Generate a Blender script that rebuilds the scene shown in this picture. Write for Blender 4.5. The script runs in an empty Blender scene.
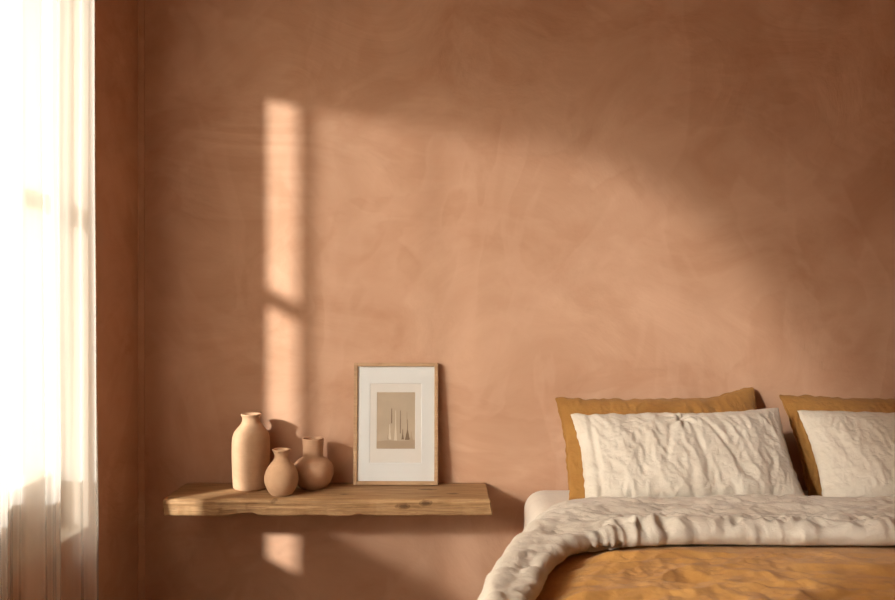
import bpy, bmesh, math, random
from mathutils import Vector, Matrix, noise

random.seed(7)
SC = bpy.context.scene
COL = SC.collection
CZ = 1.2            # camera height, the level of the photo's horizon
PI = math.pi


# ---------------------------------------------------------------- helpers
def link(o, parent=None):
    COL.objects.link(o)
    if parent is not None:
        o.parent = parent
    return o


def obj(name, bm, mat, parent=None, smooth=True, recalc=True):
    me = bpy.data.meshes.new(name)
    if recalc:
        bmesh.ops.recalc_face_normals(bm, faces=bm.faces)
    for f in bm.faces:
        f.smooth = smooth
    bm.to_mesh(me)
    bm.free()
    for m in (mat if isinstance(mat, (list, tuple)) else [mat]):
        me.materials.append(m)
    return link(bpy.data.objects.new(name, me), parent)


def empty(name, loc=(0, 0, 0), parent=None):
    o = bpy.data.objects.new(name, None)
    o.empty_display_size = 0.1
    o.location = loc
    return link(o, parent)


def tag(o, label, cat, group=None):
    o['label'] = label
    o['category'] = cat
    if group:
        o['group'] = group
    return o


def structure(o):
    o['kind'] = 'structure'
    return o


def add_box(bm, x0, x1, y0, y1, z0, z1, bevel=0.0, seg=2):
    vs = [bm.verts.new((x, y, z)) for x in (x0, x1) for y in (y0, y1) for z in (z0, z1)]
    q = [(0, 1, 3, 2), (4, 6, 7, 5), (0, 4, 5, 1), (2, 3, 7, 6), (0, 2, 6, 4), (1, 5, 7, 3)]
    fs = [bm.faces.new([vs[i] for i in f]) for f in q]
    bm.normal_update()
    if bevel > 0:
        es = list({e for f in fs for e in f.edges})
        bmesh.ops.bevel(bm, geom=es, offset=bevel, segments=seg, profile=0.5, affect='EDGES')


def box(name, x0, x1, y0, y1, z0, z1, mat, parent=None, bevel=0.0, seg=2, smooth=False):
    bm = bmesh.new()
    add_box(bm, x0, x1, y0, y1, z0, z1, bevel, seg)
    return obj(name, bm, mat, parent, smooth)


def prism_x(bm, x0, x1, pts):
    """a polygon given in (y, z), extruded from x0 to x1"""
    a = [bm.verts.new((x0, y, z)) for y, z in pts]
    b = [bm.verts.new((x1, y, z)) for y, z in pts]
    n = len(pts)
    bm.faces.new(a)
    bm.faces.new(b[::-1])
    for i in range(n):
        j = (i + 1) % n
        bm.faces.new((a[j], a[i], b[i], b[j]))


def grid(nu, nv, fn, bm=None, close_u=False):
    bm = bm or bmesh.new()
    V = [[bm.verts.new(fn(i / nu, j / nv)) for j in range(nv + 1)] for i in range(nu + (0 if close_u else 1))]
    n = len(V)
    for i in range(nu):
        for j in range(nv):
            bm.faces.new((V[i][j], V[(i + 1) % n][j], V[(i + 1) % n][j + 1], V[i][j + 1]))
    return bm


def lathe(profile, seg=72, wob=0.0, seed=0):
    """profile (r, z) from the axis at the bottom outside, over the lip, to the axis inside"""
    bm = bmesh.new()
    rings = []
    for r, z in profile:
        if r < 1e-5:
            rings.append([bm.verts.new((0, 0, z))])
            continue
        ring = []
        for k in range(seg):
            a = 2 * PI * k / seg
            w = 1 + wob * noise.noise(Vector((math.cos(a) * 1.3, math.sin(a) * 1.3, z * 14 + seed)))
            ring.append(bm.verts.new((r * w * math.cos(a), r * w * math.sin(a), z)))
        rings.append(ring)
    for A, B in zip(rings, rings[1:]):
        for k in range(seg):
            k2 = (k + 1) % seg
            if len(A) == 1:
                bm.faces.new((A[0], B[k], B[k2]))
            elif len(B) == 1:
                bm.faces.new((A[k], A[k2], B[0]))
            else:
                bm.faces.new((A[k], A[k2], B[k2], B[k]))
    return bm


def catmull(pts, n):
    """n + 1 samples evenly spread by length along a Catmull-Rom through pts"""
    P = [Vector(p) for p in pts]
    P = [2 * P[0] - P[1]] + P + [2 * P[-1] - P[-2]]
    dense = []
    for i in range(1, len(P) - 2):
        a, b, c, d = P[i - 1:i + 3]
        for k in range(24):
            t = k / 24
            dense.append(0.5 * (2 * b + (c - a) * t + (2 * a - 5 * b + 4 * c - d) * t * t + (3 * b - a - 3 * c + d) * t ** 3))
    dense.append(P[-2])
    L = [0]
    for a, b in zip(dense, dense[1:]):
        L.append(L[-1] + (b - a).length)
    out, j = [], 0
    for k in range(n + 1):
        s = L[-1] * k / n
        while j < len(L) - 2 and L[j + 1] < s:
            j += 1
        t = (s - L[j]) / max(L[j + 1] - L[j], 1e-9)
        out.append(dense[j].lerp(dense[j + 1], min(max(t, 0), 1)))
    return out


def lin(table, x):
    for (a, fa), (b, fb) in zip(table, table[1:]):
        if x <= b:
            t = min(max((x - a) / (b - a), 0), 1)
            return fa + (fb - fa) * t
    return table[-1][1]


def sstep(a, b, x):
    t = min(max((x - a) / (b - a), 0), 1)
    return t * t * (3 - 2 * t)


def N(x, y, z=0.0):
    return noise.noise(Vector((x, y, z)))


def ridge(x, y, z=0.0):
    return 1 - 2 * abs(noise.noise(Vector((x, y, z))))


# -------------------------------------------------------------- materials
def new_mat(name, rough=0.9, spec=0.25):
    m = bpy.data.materials.new(name)
    m.use_nodes = True
    nt = m.node_tree
    b = nt.nodes['Principled BSDF']
    b.inputs['Roughness'].default_value = rough
    b.inputs['Specular IOR Level'].default_value = spec
    return m, nt, b


def nd(nt, kind, **kw):
    n = nt.nodes.new(kind)
    for k, v in kw.items():
        if k in n.inputs:
            n.inputs[k].default_value = v
        else:
            setattr(n, k, v)
    return n


def coords(nt, scale=(1, 1, 1), loc=(0, 0, 0)):
    tc = nt.nodes.new('ShaderNodeTexCoord')
    mp = nt.nodes.new('ShaderNodeMapping')
    mp.inputs['Scale'].default_value = scale
    mp.inputs['Location'].default_value = loc
    nt.links.new(tc.outputs['Object'], mp.inputs['Vector'])
    return mp.outputs['Vector']


def noise_tex(nt, vec, scale, detail=4, rough=0.55, dist=0.0):
    n = nt.nodes.new('ShaderNodeTexNoise')
    n.inputs['Scale'].default_value = scale
    n.inputs['Detail'].default_value = detail
    n.inputs['Roughness'].default_value = rough
    n.inputs['Distortion'].default_value = dist
    nt.links.new(vec, n.inputs['Vector'])
    return n.outputs['Fac']


def ramp(nt, fac, stops):
    r = nt.nodes.new('ShaderNodeValToRGB')
    e = r.color_ramp.elements
    while len(e) < len(stops):
        e.new(0.5)
    for el, (p, c) in zip(e, stops):
        el.position = p
        el.color = (c[0], c[1], c[2], 1) if not isinstance(c, (int, float)) else (c, c, c, 1)
    nt.links.new(fac, r.inputs['Fac'])
    return r.outputs['Color']


def mix(nt, fac, a, b, blend='MIX'):
    m = nt.nodes.new('ShaderNodeMix')
    m.data_type = 'RGBA'
    m.blend_type = blend
    for s, v in ((m.inputs['Factor'], fac), (m.inputs['A'], a), (m.inputs['B'], b)):
        if hasattr(v, 'links'):
            nt.links.new(v, s)
        else:
            s.default_value = v if isinstance(v, (int, float)) else (v[0], v[1], v[2], 1)
    return m.outputs['Result']


def math_node(nt, op, a, b=0.0):
    m = nt.nodes.new('ShaderNodeMath')
    m.operation = op
    for s, v in ((m.inputs[0], a), (m.inputs[1], b)):
        if hasattr(v, 'links'):
            nt.links.new(v, s)
        else:
            s.default_value = v
    return m.outputs[0]


def bump(nt, bsdf, height, strength=0.3, dist=0.01, chain=None):
    b = nt.nodes.new('ShaderNodeBump')
    b.inputs['Strength'].default_value = strength
    b.inputs['Distance'].default_value = dist
    nt.links.new(height, b.inputs['Height'])
    if chain is not None:
        nt.links.new(chain, b.inputs['Normal'])
    nt.links.new(b.outputs['Normal'], bsdf.inputs['Normal'])
    return b.outputs['Normal']


def plaster(name, seed=0.0):
    """hand-trowelled terracotta lime plaster"""
    m, nt, b = new_mat(name, 0.82, 0.2)
    v = coords(nt, (1, 1, 1), (seed, seed * 0.7, seed * 1.3))
    vs = coords(nt, (0.75, 0.75, 1.0), (seed + 3, 0, 1))
    big = noise_tex(nt, v, 0.9, 3, 0.5, 0.4)
    mid = noise_tex(nt, vs, 2.6, 6, 0.6, 1.2)
    fine = noise_tex(nt, v, 11, 5, 0.6, 0.5)
    c = ramp(nt, big, [(0.30, (0.425, 0.218, 0.124)), (0.5, (0.53, 0.312, 0.200)), (0.72, (0.57, 0.352, 0.235))])
    c2 = ramp(nt, mid, [(0.33, (0.43, 0.222, 0.127)), (0.47, (0.525, 0.305, 0.195)), (0.53, (0.545, 0.325, 0.212)), (0.68, (0.64, 0.40, 0.27))])
    c = mix(nt, 0.62, c, c2)
    # trowel overlaps: patches that end in a soft torn edge
    tro = noise_tex(nt, coords(nt, (0.8, 0.8, 1.2), (seed + 9, 2, 5)), 1.7, 4, 0.55, 0.9)
    tro2 = noise_tex(nt, coords(nt, (1.1, 1.1, 0.7), (seed + 2, 7, 1)), 2.3, 3, 0.5, 1.4)
    c = mix(nt, math_node(nt, 'MULTIPLY', ramp(nt, tro, [(0.50, 0.0), (0.535, 1.0), (0.66, 0.0)]), 0.34), c, (0.43, 0.225, 0.13))
    c = mix(nt, math_node(nt, 'MULTIPLY', ramp(nt, tro2, [(0.52, 0.0), (0.56, 1.0), (0.72, 0.1)]), 0.30), c, (0.62, 0.385, 0.265))
    c = mix(nt, math_node(nt, 'MULTIPLY', fine, 0.16), c, (0.60, 0.38, 0.26))
    nt.links.new(c, b.inputs['Base Color'])
    n1 = bump(nt, b, mid, 0.30, 0.03)
    n2 = bump(nt, b, ramp(nt, tro, [(0.48, 0.0), (0.54, 1.0)]), 0.10, 0.012, n1)
    bump(nt, b, noise_tex(nt, v, 40, 6, 0.65), 0.10, 0.004, n2)
    return m


def fabric(name, base, dark, sheen=0.15, thread=420, wr=0.5):
    m, nt, b = new_mat(name, 0.95, 0.12)
    b.inputs['Sheen Weight'].default_value = sheen
    v = coords(nt)
    big = noise_tex(nt, v, 9, 4, 0.6, 0.6)
    c = ramp(nt, big, [(0.3, dark), (0.62, base)])
    slub = noise_tex(nt, coords(nt, (30, 6, 60)), 9, 3, 0.6)
    c = mix(nt, math_node(nt, 'MULTIPLY', slub, 0.22), c, dark)
    nt.links.new(c, b.inputs['Base Color'])
    n1 = bump(nt, b, noise_tex(nt, v, 34, 5, 0.62, 1.2), wr, 0.006)
    bump(nt, b, noise_tex(nt, v, thread, 2, 0.6), 0.12, 0.001, n1)
    return m


def clay(name, base, dark, seed):
    m, nt, b = new_mat(name, 0.88, 0.2)
    v = coords(nt, (1, 1, 1), (seed, seed, seed))
    c = ramp(nt, noise_tex(nt, v, 14, 6, 0.65, 0.4), [(0.3, dark), (0.68, base)])
    sp = noise_tex(nt, v, 160, 2, 0.5)
    c = mix(nt, ramp(nt, sp, [(0.62, 0.0), (0.72, 0.35)]), c, dark)
    nt.links.new(c, b.inputs['Base Color'])
    n1 = bump(nt, b, noise_tex(nt, coords(nt, (3, 3, 55), (seed, 0, 0)), 3, 4, 0.6), 0.22, 0.004)
    bump(nt, b, noise_tex(nt, v, 90, 5, 0.6), 0.16, 0.002, n1)
    return m


def wood(name, light, mid_, dark, scale=(1.4, 16, 26), knots=(), rough=0.7):
    m, nt, b = new_mat(name, rough, 0.3)
    v = coords(nt, scale)
    w = coords(nt, (1, 1, 1))
    g = noise_tex(nt, v, 2.2, 7, 0.62, 1.6)
    g2 = noise_tex(nt, coords(nt, (3.5, 60, 90)), 2.0, 5, 0.7, 0.4)
    c = ramp(nt, g, [(0.28, dark), (0.44, mid_), (0.62, light), (0.8, mid_)])
    c = mix(nt, math_node(nt, 'MULTIPLY', ramp(nt, g2, [(0.42, 1.0), (0.58, 0.0)]), 0.60), c, dark)
    c = mix(nt, math_node(nt, 'MULTIPLY', noise_tex(nt, w, 3.5, 3, 0.5), 0.35), c, mid_)
    for (kx, ky, kz, sz) in knots:
        mp = nt.nodes.new('ShaderNodeVectorMath')
        mp.operation = 'SUBTRACT'
        nt.links.new(w, mp.inputs[0])
        mp.inputs[1].default_value = (kx, ky, kz)
        sc = nt.nodes.new('ShaderNodeVectorMath')
        sc.operation = 'MULTIPLY'
        nt.links.new(mp.outputs[0], sc.inputs[0])
        sc.inputs[1].default_value = (0.45 / sz, 1.0 / sz, 1.0 / sz)
        ln = nt.nodes.new('ShaderNodeVectorMath')
        ln.operation = 'LENGTH'
        nt.links.new(sc.outputs[0], ln.inputs[0])
        d = math_node(nt, 'ADD', ln.outputs['Value'], math_node(nt, 'MULTIPLY', math_node(nt, 'SUBTRACT', noise_tex(nt, w, 45, 3), 0.5), 1.1))
        k = ramp(nt, d, [(0.45, 1.0), (0.7, 0.45), (0.82, 0.75), (1.0, 0.0)])
        c = mix(nt, math_node(nt, 'MULTIPLY', k, 0.8), c, (dark[0] * 0.5, dark[1] * 0.45, dark[2] * 0.4))
    nt.links.new(c, b.inputs['Base Color'])
    n1 = bump(nt, b, g, 0.35, 0.004)
    bump(nt, b, g2, 0.3, 0.0015, n1)
    return m


def plain(name, color, rough=0.8, spec=0.25, metallic=0.0, var=0.08):
    m, nt, b = new_mat(name, rough, spec)
    b.inputs['Metallic'].default_value = metallic
    lo = [c * (1 - var) for c in color]
    nt.links.new(ramp(nt, noise_tex(nt, coords(nt), 12, 4), [(0.35, lo), (0.65, color)]), b.inputs['Base Color'])
    return m


def sheer(name):
    """loosely woven linen voile: part of the light goes straight through the weave"""
    m = bpy.data.materials.new(name)
    m.use_nodes = True
    nt = m.node_tree
    nt.nodes.clear()
    out = nt.nodes.new('ShaderNodeOutputMaterial')
    tr = nd(nt, 'ShaderNodeBsdfTransparent')
    tl = nd(nt, 'ShaderNodeBsdfTranslucent', Color=(0.93, 0.89, 0.84, 1))
    df = nd(nt, 'ShaderNodeBsdfDiffuse', Color=(0.86, 0.81, 0.74, 1))
    m1 = nd(nt, 'ShaderNodeMixShader')
    m1.inputs[0].default_value = 0.18
    nt.links.new(tl.outputs[0], m1.inputs[1])
    nt.links.new(df.outputs[0], m1.inputs[2])
    m2 = nd(nt, 'ShaderNodeMixShader')
    v = coords(nt, (1, 5, 0.12))
    w = ramp(nt, noise_tex(nt, v, 2.6, 4, 0.6), [(0.32, CURTAIN_OPEN - 0.13), (0.68, CURTAIN_OPEN + 0.13)])
    inv = math_node(nt, 'SUBTRACT', 1.0, w)
    nt.links.new(inv, m2.inputs[0])
    nt.links.new(tr.outputs[0], m2.inputs[1])
    # the yarn also scatters part of the beam forward in a wide soft lobe
    rf = nd(nt, 'ShaderNodeBsdfRefraction', Color=(0.96, 0.92, 0.87, 1), Roughness=0.75, IOR=1.18)
    m3 = nd(nt, 'ShaderNodeMixShader')
    m3.inputs[0].default_value = CURTAIN_FORWARD
    nt.links.new(m1.outputs[0], m3.inputs[1])
    nt.links.new(rf.outputs[0], m3.inputs[2])
    nt.links.new(m3.outputs[0], m2.inputs[2])
    nt.links.new(m2.outputs[0], out.inputs['Surface'])
    return m


def pane_glass(name, gloss=1.0):
    m = bpy.data.materials.new(name)
    m.use_nodes = True
    nt = m.node_tree
    nt.nodes.clear()
    out = nt.nodes.new('ShaderNodeOutputMaterial')
    tr = nd(nt, 'ShaderNodeBsdfTransparent', Color=(0.97, 0.98, 0.97, 1))
    gl = nd(nt, 'ShaderNodeBsdfGlossy', Color=(1, 1, 1, 1), Roughness=0.02)
    lw = nd(nt, 'ShaderNodeLayerWeight', Blend=0.5)
    fr = math_node(nt, 'ADD', math_node(nt, 'MULTIPLY', math_node(nt, 'POWER', lw.outputs['Facing'], 5.0), 0.9), 0.035)
    mx = nd(nt, 'ShaderNodeMixShader')
    nt.links.new(math_node(nt, 'MULTIPLY', fr, gloss), mx.inputs[0])
    nt.links.new(tr.outputs[0], mx.inputs[1])
    nt.links.new(gl.outputs[0], mx.inputs[2])
    nt.links.new(mx.outputs[0], out.inputs['Surface'])
    return m


CURTAIN_OPEN = 0.22
CURTAIN_FORWARD = 0.5
M_WALL = plaster('terracotta_plaster')
M_WALL_B = plaster('terracotta_plaster_side', 4.7)
M_CEIL = plain('ceiling_plaster', (0.64, 0.43, 0.28), 0.9)
M_FLOOR = wood('floor_boards', (0.52, 0.36, 0.22), (0.44, 0.29, 0.17), (0.30, 0.18, 0.10), (1.0, 9, 9))
M_PAINT = plain('window_paint', (0.80, 0.76, 0.69), 0.6)
M_REVEAL = plain('reveal_paint', (0.62, 0.54, 0.46), 0.8)
M_GLASS = pane_glass('window_glass')
M_PGLASS = pane_glass('picture_glass', 0.6)
M_SHEER = sheer('linen_voile')
M_BRASS = plain('aged_brass', (0.45, 0.30, 0.12), 0.35, 0.5, 1.0)
M_SHELF = wood('reclaimed_oak', (0.47, 0.285, 0.14), (0.35, 0.20, 0.09), (0.17, 0.085, 0.035), (1.3, 11, 20),
               knots=[(-0.07, -0.12, 0.0, 0.015), (-0.075, -0.275, -0.012, 0.011), (-0.36, -0.2, 0.0, 0.008), (-0.585, -0.268, -0.01, 0.012), (-0.15, -0.28, -0.025, 0.012), (0.02, -0.19, 0.0, 0.012)])
M_FRAME = wood('pale_oak', (0.52, 0.34, 0.20), (0.45, 0.28, 0.155), (0.33, 0.19, 0.10), (4, 40, 14), rough=0.5)
M_MAT = plain('mat_board', (0.80, 0.79, 0.79), 0.9, 0.1, 0, 0.02)
M_MOUNT = plain('mount_paper', (0.78, 0.73, 0.69), 0.9, 0.1, 0, 0.03)
M_PRINT = plain('print_paper', (0.52, 0.41, 0.31), 0.9, 0.1, 0, 0.10)
M_INK_D = plain('print_ink_dark', (0.22, 0.15, 0.10), 0.9, 0.1)
M_INK_L = plain('print_ink_light', (0.70, 0.60, 0.48), 0.9, 0.1)
M_INK_M = plain('print_ink_mid', (0.44, 0.33, 0.24), 0.9, 0.1)
M_CLAY1 = clay('clay_pale', (0.56, 0.36, 0.225), (0.47, 0.285, 0.17), 1.0)
M_CLAY2 = clay('clay_tan', (0.56, 0.35, 0.21), (0.46, 0.275, 0.16), 5.0)
M_CLAY3 = clay('clay_brown', (0.54, 0.325, 0.20), (0.43, 0.25, 0.15), 9.0)
M_LINEN = fabric('washed_linen', (0.65, 0.585, 0.495), (0.58, 0.51, 0.42))
M_SHEET = fabric('cotton_sheet', (0.73, 0.655, 0.56), (0.68, 0.60, 0.505), wr=0.25)
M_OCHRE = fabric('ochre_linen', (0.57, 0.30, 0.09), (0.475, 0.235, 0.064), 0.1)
M_OCHRE_SHADED = fabric('ochre_linen_shaded', (0.33, 0.165, 0.045), (0.27, 0.125, 0.032), 0.1)  # the coverlet's ochre darkened, with dimmer light on the pillows put into the colour
M_BASE = plain('bed_upholstery', (0.36, 0.27, 0.19), 0.95)
M_GROUND = plain('outside_ground', (0.42, 0.36, 0.28), 0.95)

# ------------------------------------------------------------ room shell
XL, XR, YB, YF, ZC = -1.135, 2.75, 0.0, -4.6, 3.1
TH = 0.20
WY0, WY1 = -0.472, -3.45                 # window opening along the left wall
SILL = CZ - 0.715                       # foot of the opening
SUN_BLOCK = CZ - 0.50                       # top of an unseen panel added to keep sun off the low curtain


HEADLINE = [(0.472, 1.03), (1.85, 1.484), (2.30, 1.42), (2.60, 1.20), (3.45, 0.60)]  # invented outline, set so the sun patch ends where wanted on the wall
HK = [-1.85, -2.30, -2.60]              # where the head of the window changes its slope


def head(y):                            # the window head rakes up and down, a made-up line shaping the sun patch
    return CZ + lin(HEADLINE, -y)


LI = 0.012                              # painted lining of the window reveal
OY0, OY1 = WY0 + LI, WY1 - LI
structure(box('floor', XL - TH, XR + TH, YF - TH, YB + TH, -0.1, 0.0, M_FLOOR))
structure(box('ceiling', XL - TH, XR + TH, YF - TH, YB + TH, ZC, ZC + 0.1, M_CEIL))
structure(box('wall_back', XL - TH, XR + TH, YB, YB + TH, 0, ZC, M_WALL))
structure(box('wall_right', XR, XR + TH, YF, YB, 0, ZC, M_WALL_B))
structure(box('wall_front', XL - TH, XR + TH, YF - TH, YF, 0, ZC, M_WALL_B))
bm = bmesh.new()
prism_x(bm, XL - TH, XL, [(YB, 0), (YB, ZC), (OY0, ZC), (OY0, 0)])
prism_x(bm, XL - TH, XL, [(OY0, 0), (OY0, (SILL - LI)), (OY1, (SILL - LI)), (OY1, 0)])
prism_x(bm, XL - TH, XL, [(OY0, head(WY0) + LI), (OY0, ZC), (OY1, ZC), (OY1, head(WY1) + LI)] + [(y, head(y) + LI) for y in HK[::-1]])
prism_x(bm, XL - TH, XL, [(OY1, 0), (OY1, ZC), (YF, ZC), (YF, 0)])
structure(obj('wall_left', bm, M_WALL_B, smooth=False))
# a slim plaster bead in the corner of the two walls
bm = bmesh.new()
prf = [(XL, 0.0)] + [(XL + 0.016 - 0.016 * math.cos(a), -0.016 + 0.016 * math.sin(a)) for a in [i * PI / 16 for i in range(9)]]
prf = [(XL - 0.001, 0.001), (XL - 0.001, -0.020), (XL + 0.004, -0.0165), (XL + 0.0075, -0.0075), (XL + 0.0165, -0.004), (XL + 0.020, 0.001)]
va = [bm.verts.new((x, y, 0)) for x, y in prf]
vb = [bm.verts.new((x, y, ZC)) for x, y in prf]
for i in range(len(prf)):
    j = (i + 1) % len(prf)
    bm.faces.new((va[i], va[j], vb[j], vb[i]))
structure(obj('trim_1', bm, M_WALL_B))
for nm, a in (('baseboard_back', (XL, 2.75, -0.014, 0.0)), ('baseboard_left', (XL, XL + 0.014, -4.6, -0.014))):
    structure(box(nm, a[0], a[1], a[2], a[3], 0, 0.09, M_WALL_B, bevel=0.003))
structure(box('ground', -14, XL - TH - 0.05, -16, 6, -0.5, -0.3, M_GROUND))

# window in the left wall, behind the curtain
win = structure(empty('window_1', (XL - 0.1, WY0, SILL)))


def wpart(name, bm, mat, smooth=False):
    o = obj(name, bm, mat, None, smooth)
    o.parent = win
    o.matrix_parent_inverse = Matrix.Translation(win.location).inverted()
    return o


fx0, fx1 = XL - 0.135, XL - 0.085
fw = 0.04
bm = bmesh.new()
prism_x(bm, fx0, fx1, [(WY0, SILL), (WY0, head(WY0)), (WY0 - fw, head(WY0 - fw)), (WY0 - fw, SILL)])
prism_x(bm, fx0, fx1, [(WY1, SILL), (WY1, head(WY1)), (WY1 + fw, head(WY1 + fw)), (WY1 + fw, SILL)])
prism_x(bm, fx0, fx1, [(y, head(y)) for y in [WY0] + HK + [WY1]] + [(y, head(y) - fw) for y in [WY1] + HK[::-1] + [WY0]])
prism_x(bm, fx0, fx1, [(WY0, SILL), (WY1, SILL), (WY1, SILL + 0.03), (WY0, SILL + 0.03)])
wpart('window_frame', bm, M_PAINT)
bm = bmesh.new()
prism_x(bm, XL - TH, XL, [(WY0, SILL - LI), (OY0, SILL - LI), (OY0, head(WY0) + LI), (WY0, head(WY0) + LI)])
prism_x(bm, XL - TH, XL, [(WY1, SILL - LI), (OY1, SILL - LI), (OY1, head(WY1) + LI), (WY1, head(WY1) + LI)])
prism_x(bm, XL - TH, XL, [(y, head(y) + LI) for y in [WY0] + HK + [WY1]] + [(y, head(y)) for y in [WY1] + HK[::-1] + [WY0]])
prism_x(bm, XL - TH, XL, [(WY0, SILL - LI), (WY0, SILL), (WY1, SILL), (WY1, SILL - LI)])
wpart('window_reveal', bm, M_REVEAL)
bm = bmesh.new()
add_box(bm, XL - 0.09, XL, WY1, WY0 - 0.21, SILL, SUN_BLOCK)  # added to block low sun, leaving a lit slot beside the jamb
wpart('window_sun_block', bm, M_PAINT)
MUL = -0.725
RAIL = CZ + 0.30
bm = bmesh.new()
add_box(bm, fx0, fx1, MUL, WY0 - fw, RAIL - 0.022, RAIL + 0.022)
wpart('window_rail', bm, M_PAINT)
bm = bmesh.new()
prism_x(bm, fx0, fx1, [(MUL - 0.012, SILL + 0.03), (MUL + 0.012, SILL + 0.03), (MUL + 0.012, head(MUL + 0.012) - fw), (MUL - 0.012, head(MUL - 0.012) - fw)])
wpart('window_mullion', bm, M_PAINT)
gx = XL - 0.112
ya, yb, yc, yd = WY0 - fw, MUL + 0.012, MUL - 0.012, WY1 + fw
for pts in ([(ya, SILL + 0.03), (yb, SILL + 0.03), (yb, RAIL - 0.022), (ya, RAIL - 0.022)],
            [(ya, RAIL + 0.022), (yb, RAIL + 0.022), (yb, head(yb) - fw), (ya, head(ya) - fw)],
            [(yc, SILL + 0.03), (yd, SILL + 0.03), (yd, head(yd) - fw)] + [(y, head(y) - fw) for y in HK[::-1]] + [(yc, head(yc) - fw)]):
    bm = bmesh.new()
    bm.faces.new([bm.verts.new((gx, y, z)) for y, z in pts])
    wpart('pane', bm, M_GLASS)

# ---------------------------------------------------------------- curtain
CX = -1.073                             # mean plane of the hanging cloth
CY0, CY1 = -0.552, -3.72
CTOP = ZC - 0.004

def curtain_x(y, z):
    zz = (CTOP - z) / CTOP              # 0 at the rod, 1 at the floor
    q = y + 0.018 * N(y * 2.3, z * 0.55, 3.1) * zz
    k = 0.75 + 0.35 * zz
    ph = 2 * PI * (q + 0.91) / 0.29 + 0.5 * math.sin(q * 5.1)
    big = 0.026 * math.cos(ph)
    small = 0.011 * math.sin(2 * PI * q / 0.083 + 2.5 * N(q * 4, 0.3 * z, 7)) + 0.006 * math.sin(2 * PI * q / 0.047 + 1.3)
    w = 0.006 * N(y * 9, z * 2.0, 1.7) * zz
    e = 0.85 * math.exp(-((CY0 - y) / 0.06) ** 2)      # the free edge falls back towards the wall
    return CX - 0.012 * e + (1 - e) * k * (big + small * (0.55 + 0.45 * N(q * 3, 0.2, 11))) + w

def curtain_pt(y, z):
    zz = (CTOP - z) / CTOP
    flare = 0.030 * sstep(0.45, 1.0, zz) * math.exp(-(CY0 - y) * 3)
    return Vector((curtain_x(y, z), y + flare, z))

def cur_fn(u, v):
    y = CY0 + (CY1 - CY0) * u
    return curtain_pt(y, 0.012 + (CTOP - 0.012) * v)

cur = empty('curtain', (CX, (CY0 + CY1) / 2, 0.0))
tag(cur, 'sheer cream linen curtain glowing in front of the sunlit window at the left edge', 'curtain')
c0 = obj('curtain_panel', grid(860, 70, cur_fn), M_SHEER)
def hem_fn(u, v):
    y = CY0 - 0.018 * u
    p = curtain_pt(y, 0.012 + (CTOP - 0.012) * v)
    return p + Vector((-0.003, 0.0, 0))
c1 = obj('side_hem', grid(8, 70, hem_fn), M_SHEER)
def bhem_fn(u, v):
    y = CY0 + (CY1 - CY0) * u
    return curtain_pt(y, 0.013 + 0.09 * v) + Vector((-0.004, 0, 0))
c2 = obj('bottom_hem', grid(520, 4, bhem_fn), M_SHEER)
for o in (c0, c1, c2):
    o.parent = cur
    o.matrix_parent_inverse = Matrix.Translation(cur.location).inverted()

# ------------------------------------------------------------------ shelf
ZS = CZ - 0.673                         # top of the plank
SX0, SX1, SD, ST = -0.963, 0.143, 0.28, 0.057

def shelf_ring(x):
    """cross-section of the plank at x: (y, z) pairs, from the wall along the top, the front, the underside"""
    e = 0.012 * N(x * 4.0, 1.2) + 0.005 * N(x * 17, 4.2) + 0.002 * N(x * 60, 2.2)
    tf = -SD + e * 0.7                  # front edge of the top
    bf = -SD + 0.004 + e * 1.0 + 0.003 * N(x * 30, 9)
    chip = 0
    for cx_, w, d in ((-0.685, 0.030, 0.014), (-0.66, 0.012, 0.006), (-0.30, 0.018, 0.007), (-0.05, 0.02, 0.003), (-0.44, 0.03, 0.003)):
        chip += d * math.exp(-((x - cx_) / w) ** 2)
    pts = []
    for k in range(13):                 # the top
        t = k / 12
        y = 0.0 + (tf + 0.010) * t
        pts.append((y, 0.0012 * N(x * 6, y * 14, 3) - (0.0012 if t == 0 else 0)))
    r = 0.010
    for k in range(1, 5):
        a = k / 4 * PI / 2
        pts.append((tf + r - r * math.sin(a), -r + r * math.cos(a) - 0.002 * (1 + N(x * 22, 5)) * k / 4))
    for k in range(1, 10):              # the sawn front
        t = k / 10
        z = -r - (ST - 2 * r) * t
        y = tf + (bf - tf) * t + 0.0028 * N(x * 5, z * 75, 8) + 0.0012 * N(x * 14, z * 190, 2)
        pts.append((y, z))
    for k in range(5):
        a = k / 4 * PI / 2
        pts.append((bf + 0.006 - 0.006 * math.cos(a) + chip * 0.8 * (k / 4), -ST + 0.006 - 0.006 * math.sin(a) + chip * (0.4 + 0.6 * k / 4) + 0.0015 * N(x * 20, 3)))
    for k in range(1, 9):
        t = k / 8
        pts.append(((bf + 0.006) * (1 - t), -ST + 0.001 * N(x * 5, t * 4, 6) + (chip * 0.9 * (1 - t) ** 6)))
    return pts

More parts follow.
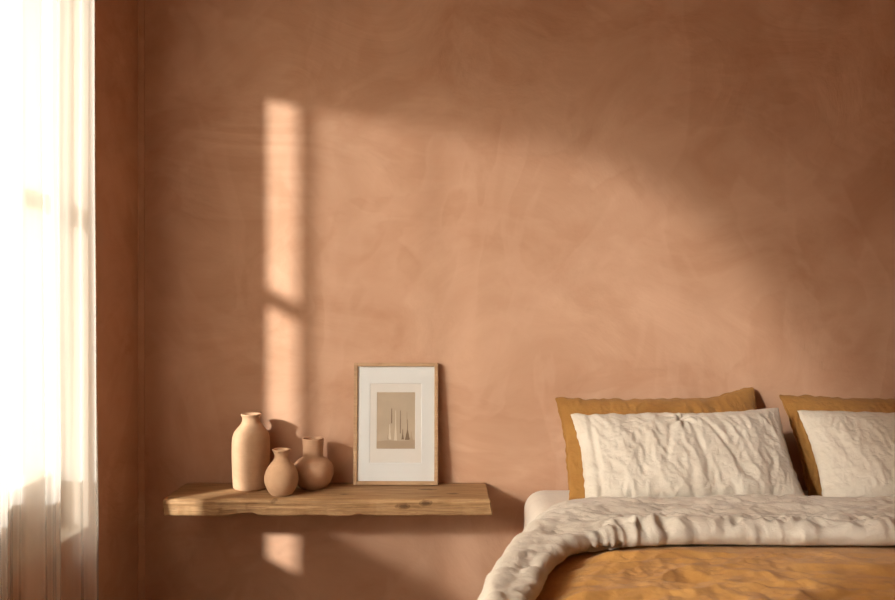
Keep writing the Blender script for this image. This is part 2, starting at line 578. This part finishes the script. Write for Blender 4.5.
bm = bmesh.new()
NX = 260
rings = []
for i in range(NX + 1):
    x = SX0 + (SX1 - SX0) * i / NX
    ring = shelf_ring(x)
    rr = []
    for (y, z) in ring:
        end = 0.0
        if i == 0:
            end = 0.004 + 0.004 * N(y * 20, z * 60, 5)
        if i == NX:
            end = -0.003 - 0.003 * N(y * 20, z * 60, 9)
        rr.append(bm.verts.new((x + end + (0.010 * z / ST * (-1 if i > NX / 2 else 0) * (i / NX) ** 40), y, z)))
    rings.append(rr)
n = len(rings[0])
for A, B in zip(rings, rings[1:]):
    for k in range(n):
        k2 = (k + 1) % n
        bm.faces.new((A[k], A[k2], B[k2], B[k]))
for R, s in ((rings[0], -1), (rings[-1], 1)):
    # the end grain: an inset ring, then a cap
    cy = sum(v.co.y for v in R) / n
    cz = sum(v.co.z for v in R) / n
    inn = []
    for v in R:
        p = v.co.copy()
        p.x += s * 0.003
        p.y += 0.004 * (1 if cy > p.y else -1) * min(1, abs(cy - p.y) / 0.02)
        p.z += 0.004 * (1 if cz > p.z else -1) * min(1, abs(cz - p.z) / 0.01)
        inn.append(bm.verts.new(p))
    for k in range(n):
        k2 = (k + 1) % n
        bm.faces.new((R[k], R[k2], inn[k2], inn[k]))
    c = bm.verts.new((inn[0].co.x + s * 0.001, cy, cz))
    for k in range(n):
        bm.faces.new((inn[k], inn[(k + 1) % n], c))
shelf = obj('floating_shelf', bm, M_SHELF)
shelf.location = (0, 0, ZS)
tag(shelf, 'thick reclaimed wooden plank shelf fixed to the terracotta wall', 'shelf')

# ---------------------------------------------------------------- pottery
def vase(name, prof, loc, mat, label, seed, zs=1.0, wob=0.012, inner=0.006):
    prof = [(r, z * zs) for r, z in prof]
    out = catmull([(r, z, 0) for r, z in prof], 70)
    outer = [(max(p.x, 0), p.y) for p in out]
    hgt = prof[-1][1]
    lip = [(outer[-1][0] - inner * 0.5, hgt + 0.0022), (outer[-1][0] - inner, hgt)]
    ins = [(max(r - inner, 0.004), z) for r, z in outer[::-1] if 0.012 < z < hgt - 0.004]
    o = obj(name, lathe([(0, 0)] + outer + lip + ins + [(0, 0.011)], 80, wob, seed), mat)
    o.location = loc
    tag(o, label, 'vase')
    return o

vase('bottle_vase', [(0.054, 0.0), (0.061, 0.004), (0.0645, 0.03), (0.0665, 0.09), (0.0675, 0.15), (0.066, 0.183), (0.059, 0.208), (0.046, 0.226), (0.036, 0.238),
                     (0.0315, 0.250), (0.0315, 0.261), (0.0345, 0.269), (0.0365, 0.274)],
     (-0.703, -0.098, ZS), M_CLAY1, 'tall clay bottle vase with a short flared neck, tallest of the three', 1, 0.965)
vase('bud_vase', [(0.032, 0.0), (0.037, 0.003), (0.048, 0.020), (0.0565, 0.042), (0.0585, 0.062), (0.0545, 0.085), (0.044, 0.106), (0.032, 0.121), (0.0245, 0.133),
                  (0.0235, 0.144), (0.027, 0.156), (0.0325, 0.165)],
     (-0.574, -0.206, ZS), M_CLAY2, 'small clay vase with a pinched neck at the front edge of the shelf', 2, 0.945)
vase('round_vase', [(0.040, 0.0), (0.046, 0.003), (0.061, 0.020), (0.071, 0.045), (0.0735, 0.066), (0.068, 0.090), (0.054, 0.107), (0.041, 0.115), (0.0365, 0.120), (0.036, 0.130), (0.0365, 0.150),
                    (0.0378, 0.178), (0.038, 0.186)],
     (-0.482, -0.090, ZS), M_CLAY3, 'squat round clay pot with a wide straight neck, right of the small vase', 3, 0.945)

# ---------------------------------------------------------- picture frame
FW, FH, FT = 0.308, 0.442, 0.020
pf = empty('picture_frame', (-0.1885, -0.036, ZS + 0.0008))
tag(pf, 'thin pale wooden picture frame with wide white mat leaning against the wall', 'picture frame')
pf.rotation_euler = (-math.asin(0.034 / FH), 0, math.radians(-0.6))
b_ = 0.0135
bm = bmesh.new()
for (x0, x1, z0, z1) in ((-FW / 2, -FW / 2 + b_, 0, FH), (FW / 2 - b_, FW / 2, 0, FH), (-FW / 2 + b_, FW / 2 - b_, 0, b_), (-FW / 2 + b_, FW / 2 - b_, FH - b_, FH)):
    add_box(bm, x0, x1, -FT, 0, z0, z1, 0.0012, 2)
obj('frame_moulding', bm, M_FRAME, pf, smooth=False)
box('backing_board', -FW / 2 + b_, FW / 2 - b_, -0.006, -0.002, b_, FH - b_, M_FRAME, pf)
def frame_hole(bm, X0, X1, Z0, Z1, x0, x1, z0, z1, y, depth):
    """a flat board with a bevelled rectangular opening"""
    o = [bm.verts.new(p) for p in ((X0, y, Z0), (X1, y, Z0), (X1, y, Z1), (X0, y, Z1))]
    i = [bm.verts.new(p) for p in ((x0, y, z0), (x1, y, z0), (x1, y, z1), (x0, y, z1))]
    q = [bm.verts.new(p) for p in ((x0 + depth, y + depth, z0 + depth), (x1 - depth, y + depth, z0 + depth), (x1 - depth, y + depth, z1 - depth), (x0 + depth, y + depth, z1 - depth))]
    for k in range(4):
        l = (k + 1) % 4
        bm.faces.new((o[k], o[l], i[l], i[k]))
        bm.faces.new((i[k], i[l], q[l], q[k]))
px = FW / 85.0                          # metres per photo pixel on the picture
def fx(x): return (x - 395.5) * px
def fz(y): return (485.0 - y) * px
bm = bmesh.new()
frame_hole(bm, -FW / 2 + b_, FW / 2 - b_, b_, FH - b_, fx(369.0), fx(421.5), fz(463.5), fz(383.5), -0.0135, 0.0014)
obj('mat_board', bm, M_MAT, pf, smooth=False)
bm = bmesh.new()
frame_hole(bm, fx(368), fx(422), fz(464.5), fz(382.5), fx(376.0), fx(415.0), fz(449.5), fz(392.5), -0.0120, 0.0008)
obj('mount', bm, M_MOUNT, pf, smooth=False)
# the small print: a pale ground with a few slim upright brown brush marks
bm = bmesh.new()
def poly(pts, y, mi):
    f = bm.faces.new([bm.verts.new((fx(a), y, fz(c))) for a, c in pts])
    f.material_index = mi
poly([(375.5, 450), (415.5, 450), (415.5, 392), (375.5, 392)], -0.0110, 0)
poly([(376.2, 449.3), (414.8, 449.3), (414.8, 440.6), (400, 441.6), (388, 440.8), (376.2, 441.8)], -0.01105, 3)
for (x, y0, y1, wt, wb, mi) in ((391.2, 409, 424, 0.7, 1.0, 1), (395.2, 411, 441, 0.6, 3.0, 2), (400.0, 411, 434, 0.5, 0.8, 1), (402.4, 430, 440, 0.6, 2.6, 1),
                                (406.6, 412, 424, 0.5, 1.0, 3), (407.2, 420, 440.5, 0.5, 5.0, 1), (389.3, 425, 440, 0.8, 3.0, 2), (387.5, 436, 440, 0.6, 2.0, 3), (411.0, 432, 441, 0.6, 4.5, 3)):
    poly([(x - wb / 2, y1), (x + wb / 2, y1), (x + wt / 2 + 0.15, (y0 + y1) / 2), (x + wt / 2, y0), (x - wt / 2, y0), (x - wt / 2 - 0.15, (y0 + y1) / 2)], -0.0111 - 0.00003 * mi, mi)
obj('print', bm, [M_PRINT, M_INK_D, M_INK_L, M_INK_M], pf, smooth=False, recalc=False)
bm = bmesh.new()
bm.faces.new([bm.verts.new((x, -0.0160, z)) for x, z in ((-FW / 2 + b_, b_), (FW / 2 - b_, b_), (FW / 2 - b_, FH - b_), (-FW / 2 + b_, FH - b_))])
obj('picture_glass', bm, M_PGLASS, pf, smooth=False)

# -------------------------------------------------------------------- bed
BX0, BX1, BY0, BY1 = 0.272, 1.975, -0.045, -2.06
MZ = CZ - 0.679                         # top of the mattress
base = empty('bed_base', ((BX0 + BX1) / 2, (BY0 + BY1) / 2, 0))
tag(base, 'low upholstered bed base carrying the mattress', 'bed base')
o = box('base_box', BX0 + 0.03, BX1 - 0.03, BY1 + 0.03, BY0 - 0.02, 0.10, 0.255, M_BASE, bevel=0.015)
parts = [o]
for lx in (BX0 + 0.09, BX1 - 0.15):
    for ly in (BY1 + 0.09, BY0 - 0.15):
        parts.append(box('leg', lx, lx + 0.06, ly, ly + 0.06, 0, 0.10, M_FRAME, bevel=0.006))
for o in parts:
    o.parent = base
    o.matrix_parent_inverse = Matrix.Translation(base.location).inverted()

def rounded_box(x0, x1, y0, y1, z0, z1, r, nu=90, nv=60, amp=0.004, p=3.2):
    """soft box: a superellipsoid-like shell with a rippled surface"""
    bm = bmesh.new()
    add_box(bm, x0, x1, y0, y1, z0, z1)
    bmesh.ops.bevel(bm, geom=list(bm.edges), offset=r, segments=8, profile=0.55, affect='EDGES')
    bmesh.ops.triangulate(bm, faces=[f for f in bm.faces if len(f.verts) > 4])
    bmesh.ops.subdivide_edges(bm, edges=[e for e in bm.edges if e.calc_length() > 0.12], cuts=14, use_grid_fill=True)
    bm.normal_update()
    for v in bm.verts:
        v.co += v.normal * amp * N(v.co.x * 7, v.co.y * 7, v.co.z * 9)
    return bm

mat_ = obj('mattress', rounded_box(BX0, BX1, BY1, BY0, 0.262, MZ, 0.075), M_SHEET)
tag(mat_, 'thick mattress under a pale fitted sheet, its corner bare beside the shelf', 'mattress')

# white linen duvet: turned back over the head end of the coverlet, hanging down the left side
NU = 460
Ocurve = catmull([(1.99, -0.495, 0), (1.5, -0.50, 0), (1.0, -0.495, 0), (0.70, -0.50, 0), (0.50, -0.505, 0), (0.40, -0.535, 0), (0.325, -0.60, 0), (0.27, -0.70, 0), (0.215, -0.82, 0), (0.155, -0.97, 0),
                  (0.116, -1.12, 0), (0.084, -1.28, 0), (0.066, -1.55, 0), (0.06, -2.02, 0)], NU)
Icurve = catmull([(1.99, -0.892, 0), (1.5, -0.886, 0), (1.0, -0.893, 0), (0.72, -0.884, 0), (0.54, -0.887, 0), (0.43, -0.905, 0), (0.345, -0.955, 0), (0.282, -1.055, 0), (0.233, -1.17, 0), (0.196, -1.29, 0),
                  (0.176, -1.38, 0), (0.162, -1.48, 0), (0.15, -1.68, 0), (0.145, -2.02, 0)], NU)
ZO = CZ - 0.657                         # ochre surface
def duvet_fn(u, v):
    i = min(int(round(u * NU)), NU)
    O, I = Ocurve[i], Icurve[i]
    side = sstep(0.275, 0.19, O.x)
    d = (O - I)
    out = d.normalized()
    wob = 0.012 * N(O.x * 5, O.y * 5, 2) + 0.006 * N(I.x * 17, I.y * 17, 5)
    I = I + out * wob
    zc = CZ - 0.616 - 0.004 * side + 0.006 * N(I.x * 3, I.y * 3, 8)
    # control polygon of the section, from under the lip to the outer hem
    A0 = Vector((I.x, I.y, ZO - 0.010)) + out * 0.050
    A1 = Vector((I.x, I.y, ZO - 0.004)) + out * 0.006
    A2 = Vector((I.x, I.y, ZO + 0.016)) - out * 0.006
    A3 = Vector((I.x, I.y, ZO + 0.030)) + out * 0.012
    A4 = Vector((I.x, I.y, zc - 0.004)) + d * 0.35
    A5 = Vector((I.x, I.y, zc)) + d * 0.72
    A6 = Vector((O.x, O.y, zc - 0.010 - 0.020 * side)) - out * 0.012
    hem_flat = Vector((O.x, O.y, MZ + 0.026)) + out * 0.006
    hem_flat2 = Vector((O.x, O.y, MZ + 0.018)) - out * 0.03
    hang = Vector((O.x - 0.035, O.y + 0.0, CZ - 0.80)) + Vector((out.x, out.y, 0)) * 0.02
    hang2 = Vector((O.x - 0.05, O.y, CZ - 0.98)) + Vector((out.x, out.y, 0)) * 0.02
    A7 = hem_flat.lerp(hang, side)
    A8 = hem_flat2.lerp(hang2, side)
    key = (A0, A1, A2, A3, A4, A5, A6, A7, A8)
    return key

def section(key, nv):
    return catmull(key, nv)

NV = 90
bm = bmesh.new()
rows = []
for i in range(NU + 1):
    rows.append([p for p in section(duvet_fn(i / NU, 0), NV)])
# normals by central differences, then crumple
V = []
for i in range(NU + 1):
    r = []
    for j in range(NV + 1):
        a = rows[min(i + 1, NU)][j] - rows[max(i - 1, 0)][j]
        b = rows[i][min(j + 1, NV)] - rows[i][max(j - 1, 0)]
        nrm = b.cross(a)
        if nrm.length > 1e-9:
            nrm.normalize()
        p = rows[i][j]
        if nrm.z < -0.2 and j > 12:
            nrm = -nrm
        x, y, z = p
        t = j / NV
        amt = sstep(0.06, 0.16, t)
        wx, wy = x + 0.05 * N(x * 6, y * 6, 1), y + 0.05 * N(x * 6, y * 6, 4)
        w = 0.0075 * ridge(wx * 4.5, wy * 11, 3 + z * 4) + 0.0050 * ridge(wx * 12, wy * 17, 9 + z * 9) + 0.0042 * ridge(wx * 27, wy * 34, z * 20) + 0.0022 * ridge(wx * 60, wy * 56, z * 40)
        # short puckers running up from the turned-back seam
        pk = math.exp(-((t - 0.20) / 0.09) ** 2)
        sd = sstep(0.42, 0.28, x)
        w *= 1 - 0.35 * sd
        w += 0.0042 * (1 - 0.7 * sd) * pk * ridge((wx - wy) * 22 + 0.4 * N(x * 9, y * 9), wy * 6, 2)
        # the stitched hem, a shallow groove a little way in from the edge
        w -= 0.0016 * (1 - sd) * math.exp(-((t - 0.235) / 0.006) ** 2)
        w += 0.0035 * ridge(wx * 13 - wy * 6, wy * 12, 31 + z * 8)
        # long soft folds
        w += 0.007 * N(wx * 1.6, wy * 14, 5)
        V_p = p + nrm * (w * amt * (0.95 + 1.0 * pk * (1 - sd)))
        r.append(bm.verts.new(V_p))
    V.append(r)
for i in range(NU):
    for j in range(NV):
        bm.faces.new((V[i][j], V[i + 1][j], V[i + 1][j + 1], V[i][j + 1]))
duv = obj('duvet', bm, M_LINEN)
tag(duv, 'cream linen duvet folded back over the ochre coverlet and hanging down the left bedside', 'duvet')

# ochre coverlet, its head end and left edge tucked under the turned-back duvet
EX1, EY0, EY1 = 2.01, -0.86, -2.09
LEFT = [(-p.y, p.x) for p in Icurve if p.x < 0.50]      # the duvet's inner edge on the left: x against -y
def left_edge(y):
    return lin([(0.0, 0.50)] + LEFT + [(3.0, 0.165)], -y)

def fold_edge(e, r):
    """how far out and how far down the cloth gets when e metres of it pass an edge"""
    if e <= 0:
        return 0.0, 0.0
    a = min(e / r, PI / 2)
    o_, dn = r * math.sin(a), r * (1 - math.cos(a))
    return o_, dn + max(0, e - r * PI / 2)

def coverlet_fn(u, v):
    t = v * (EY0 - EY1 + 0.34)
    r = 0.05
    ey = max(0, t - (EY0 - EY1 - r))
    y = max(EY0 - t, EY1 + r)
    x0 = left_edge(y) - 0.035
    s = u * (EX1 - x0 + 0.36)
    ex_r = max(0, s - (EX1 - x0 - r))
    x = min(x0 + s, EX1 - r)
    orr, dr = fold_edge(ex_r, r)
    oy, dy = fold_edge(ey, r)
    drop = max(dr, dy)
    x += orr
    y -= oy
    wx, wy = x + 0.06 * N(x * 3, y * 3, 1), y + 0.05 * N(x * 4, y * 4, 6)
    w = 0.011 * ridge(wx * 2.2, wy * 8, 3) + 0.008 * ridge(wx * 5.0 + wy * 2, wy * 9, 7) + 0.0040 * ridge(wx * 13, wy * 22, 5) + 0.0024 * ridge(wx * 30, wy * 44, 1)
    cl = math.exp(-(((x - 0.72) / 0.28) ** 2 + ((y + 1.38) / 0.2) ** 2))   # a rumpled patch in the middle of the bed
    w += 0.007 * N(wx * 2.6, wy * 15, 21) + cl * (0.008 * ridge(wx * 6 + wy * 3, wy * 15, 15) + 0.004 * ridge(wx * 15, wy * 24, 18))
    w *= 1.25 * sstep(-0.905, -1.0, y) * sstep(0.045, 0.16, s)
    flat = 1.0 if drop <= 0 else max(0.0, 1 - drop * 6)
    z = ZO - 0.015 - drop + max(w, -0.001) * flat
    if dr > 0.02:
        x += 0.012 * (1 + math.sin(y * 23 + 2 * N(y * 3, 1))) * min(1, dr * 4)
    if dy > 0.02:
        y -= 0.012 * (1 + math.sin(x * 21 + 2 * N(x * 3, 4))) * min(1, dy * 4)
    return Vector((x, y, z))
cov = obj('coverlet', grid(380, 300, coverlet_fn), M_OCHRE)
tag(cov, 'crumpled ochre yellow linen coverlet spread over the bed', 'coverlet')


# ---------------------------------------------------------------- pillows
def pillow_mesh(W, H, T, seed, vertical=1.0, pinch=None, corner_up=0.0, hem=None, amp=1.0, wav=0.006, fl=(1.0, 1.0)):
    """a filled pillow standing in the local x-z plane, front towards -y"""
    nu, nv = 190, 130
    def prof(s):
        return max(0.0, 1 - abs(s) ** 2.6) ** 0.55
    def pt(u, v, side):
        a, b = u * 2 - 1, v * 2 - 1
        # draw the grid lines towards the seam so the rim stays fine
        a, b = math.sin(a * PI / 2), math.sin(b * PI / 2)
        x = a * W / 2 * (1 - 0.045 * (1 - b * b) - 0.010 * N(b * 2.2, seed + (3 if a > 0 else 0)))
        z = b * H / 2 * (1 - 0.055 * (1 - a * a) - 0.020 * N(a * 2.2, seed + (7 if b > 0 else 2)))
        z += corner_up * sstep(0.55, 1, a) * sstep(0.3, 1, b)
        x += wav * 0.5 * N(b * 9, seed + 1) * abs(a) ** 6
        z += wav * N(a * 9, seed + 5) * abs(b) ** 6
        body = prof(a) ** 0.95 * prof(b) ** 0.95
        sag = 1 + 0.16 * (-b)                       # a little fuller at the foot
        y = T / 2 * body * sag * (fl[0] if side < 0 else fl[1])
        env = min(1.0, 0.12 + body * 1.25)
        wx, wz = x + 0.03 * N(x * 7, z * 7, seed), z + 0.03 * N(x * 7, z * 7, seed + 4)
        w = 0.0065 * ridge(wx * 9, wz * 3.0 * vertical, seed) + 0.0050 * ridge(wx * 17 + wz * 4, wz * 5.5 * vertical, seed + 2)
        w += 0.0034 * ridge(wx * 36, wz * 19, seed + 5) + 0.0018 * ridge(wx * 70, wz * 55, seed + 6)
        # gathers along the foot and the sides
        g = sstep(-0.55, -0.95, b)
        w += 0.006 * g * ridge(x * 26, z * 3, seed + 8)
        gs = sstep(0.72, 0.97, abs(a))
        w += 0.004 * gs * ridge(z * 24, x * 4, seed + 9)
        w *= amp
        if hem and a < -0.75:
            q = (x + W / 2 * 0.985 - hem) / 0.010
            w -= 0.010 * math.exp(-q * q)
        if pinch and side < 0:
            qx, qz = x - pinch[0], z - pinch[1]
            rr = math.hypot(qx, qz)
            th = math.atan2(qz, qx)
            w -= 0.020 * math.exp(-(rr / 0.014) ** 2)
            w += 0.0075 * math.cos(7 * th + 1.0 + rr * 20) * math.exp(-(rr / 0.055) ** 2) * min(1, rr / 0.012)
            # a pair of long creases falling from the pinch
            for dx, sl in ((0.02, 0.15), (-0.035, -0.30), (0.07, 0.42)):
                c = (qx - dx - sl * -qz)
                w += -0.006 * math.exp(-(c / 0.009) ** 2) * sstep(0.0, -0.04, qz) * sstep(-0.26, -0.08, qz)
        y = (y + w * env) * (-1 if side < 0 else 1)
        return Vector((x, y, z))
    bm = bmesh.new()
    F = [[bm.verts.new(pt(i / nu, j / nv, -1)) for j in range(nv + 1)] for i in range(nu + 1)]
    B = [[None] * (nv + 1) for _ in range(nu + 1)]
    for i in range(nu + 1):
        for j in range(nv + 1):
            if i in (0, nu) or j in (0, nv):
                v = F[i][j]
                v.co.y *= 0.2
                B[i][j] = v
            else:
                B[i][j] = bm.verts.new(pt(i / nu, j / nv, 1))
    for i in range(nu):
        for j in range(nv):
            bm.faces.new((F[i][j], F[i + 1][j], F[i + 1][j + 1], F[i][j + 1]))
            bm.faces.new((B[i][j], B[i][j + 1], B[i + 1][j + 1], B[i + 1][j]))
    return bm


def place_pillow(name, bm, mat, foot, lean, yaw, roll, H, label, cat='pillow', flange=False):
    """foot: the middle of the lower edge; lean: tilt back from upright"""
    o = obj(name, bm, mat)
    R = Matrix.Rotation(yaw, 4, 'Z') @ Matrix.Rotation(-lean, 4, 'X') @ Matrix.Rotation(roll, 4, 'Y')
    M = Matrix.Translation(foot) @ R @ Matrix.Translation((0, 0, H / 2))
    low = min((M @ v.co).z for v in o.data.vertices)
    o.matrix_world = Matrix.Translation((0, 0, max(0.0, MZ + 0.005 - low))) @ M      # resting on the mattress
    tag(o, label, cat)
    if flange:
        nu, nv = 190, 130
        ids = [j for j in range(nv + 1)] + [i * (nv + 1) + nv for i in range(1, nu + 1)] + [nu * (nv + 1) + j for j in range(nv - 1, -1, -1)] + [i * (nv + 1) for i in range(nu - 1, 0, -1)]
        rim = [o.data.vertices[k].co.copy() for k in ids]
        n = len(rim)
        bm = bmesh.new()
        rows = []
        for k in range(n):
            t = (rim[(k + 2) % n] - rim[k - 2])
            out = Vector((-t.z, 0, t.x))
            if out.length > 1e-9:
                out.normalize()
            p = rim[k]
            wd = (0.0075 + 0.004 * N(p.x * 30, p.z * 30, 4)) * (0.12 if p.z < -H * 0.40 else 1.0)
            wave = 0.004 * N(p.x * 45, p.z * 45, 9)
            rows.append([bm.verts.new(p + out * (wd * f - 0.001) + Vector((0, d + wave * f, 0))) for f, d in ((0, -0.0018), (0.6, -0.0016), (1, 0), (0.6, 0.0016), (0, 0.0018))])
        for k in range(n):
            A, B = rows[k], rows[(k + 1) % n]
            for q in range(4):
                bm.faces.new((A[q], B[q], B[q + 1], A[q + 1]))
        obj('frayed_edge', bm, mat, o)
    return o

rad = math.radians
place_pillow('pillow', pillow_mesh(0.718, 0.406, 0.11, 21, 0.6, None, 0.034, None, 0.8, 0.007, (0.6, 1.0)), M_OCHRE_SHADED, (0.763, -0.312, MZ - 0.02), rad(40), 0, rad(-1.0), 0.406,
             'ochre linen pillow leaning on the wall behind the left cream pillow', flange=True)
place_pillow('pillow', pillow_mesh(0.722, 0.410, 0.11, 33, 0.6, None, 0.0, None, 0.8, 0.007, (0.6, 1.0)), M_OCHRE_SHADED, (1.568, -0.312, MZ - 0.02), rad(40), 0, rad(0.8), 0.410,
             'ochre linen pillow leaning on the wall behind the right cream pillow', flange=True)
place_pillow('pillow', pillow_mesh(0.725, 0.364, 0.135, 5, 1.0, (0.0, 0.128), 0.012, 0.052, 1.0, 0.006, (1.0, 0.5)), M_LINEN, (0.797, -0.445, MZ - 0.02), rad(40), rad(1), rad(-1.0), 0.364,
             'cream linen pillow with a pinched tuft near its top, at the left of the bed')
place_pillow('pillow', pillow_mesh(0.74, 0.372, 0.135, 57, 1.0, None, 0.0, None, 0.75, 0.006, (1.0, 0.5)), M_LINEN, (1.575, -0.445, MZ - 0.02), rad(40), rad(-1), rad(0.4), 0.372,
             'cream linen pillow cut off by the right edge of the photo')

# ----------------------------------------------------------------- lights
sun = bpy.data.lights.new('sun', 'SUN')
sun.energy = 7.6
sun.color = (1.0, 0.97, 0.91)
sun.angle = math.radians(3.2)
so = bpy.data.objects.new('sun', sun)
so.rotation_euler = Vector((1.0, 1.0, -0.5)).to_track_quat('-Z', 'Y').to_euler()
so.location = (-8, -8, 6)
COL.objects.link(so)

w = bpy.data.worlds.new('sky')
SC.world = w
w.use_nodes = True
bg = w.node_tree.nodes['Background']
bg.inputs['Color'].default_value = (1.0, 0.87, 0.71, 1)
bg.inputs['Strength'].default_value = 4.0

# ----------------------------------------------------------------- camera
cam = bpy.data.cameras.new('camera')
cam.lens = 36
cam.sensor_width = 36
cam.sensor_fit = 'HORIZONTAL'
cam.dof.use_dof = True
cam.dof.focus_distance = 3.12
cam.dof.aperture_fstop = 4.0
co = bpy.data.objects.new('camera', cam)
co.location = (0, -3.3, CZ)
co.rotation_euler = (PI / 2, 0, 0)
COL.objects.link(co)
SC.camera = co

vs = SC.view_settings
vs.view_transform = 'Standard'
vs.look = 'None'
vs.gamma = 1
vs.use_curve_mapping = False
vs.exposure = 0.0
SC.cycles.use_denoising = True
SC.cycles.max_bounces = 12
SC.cycles.diffuse_bounces = 6
SC.cycles.transparent_max_bounces = 16
SC.cycles.caustics_reflective = False
SC.cycles.caustics_refractive = True
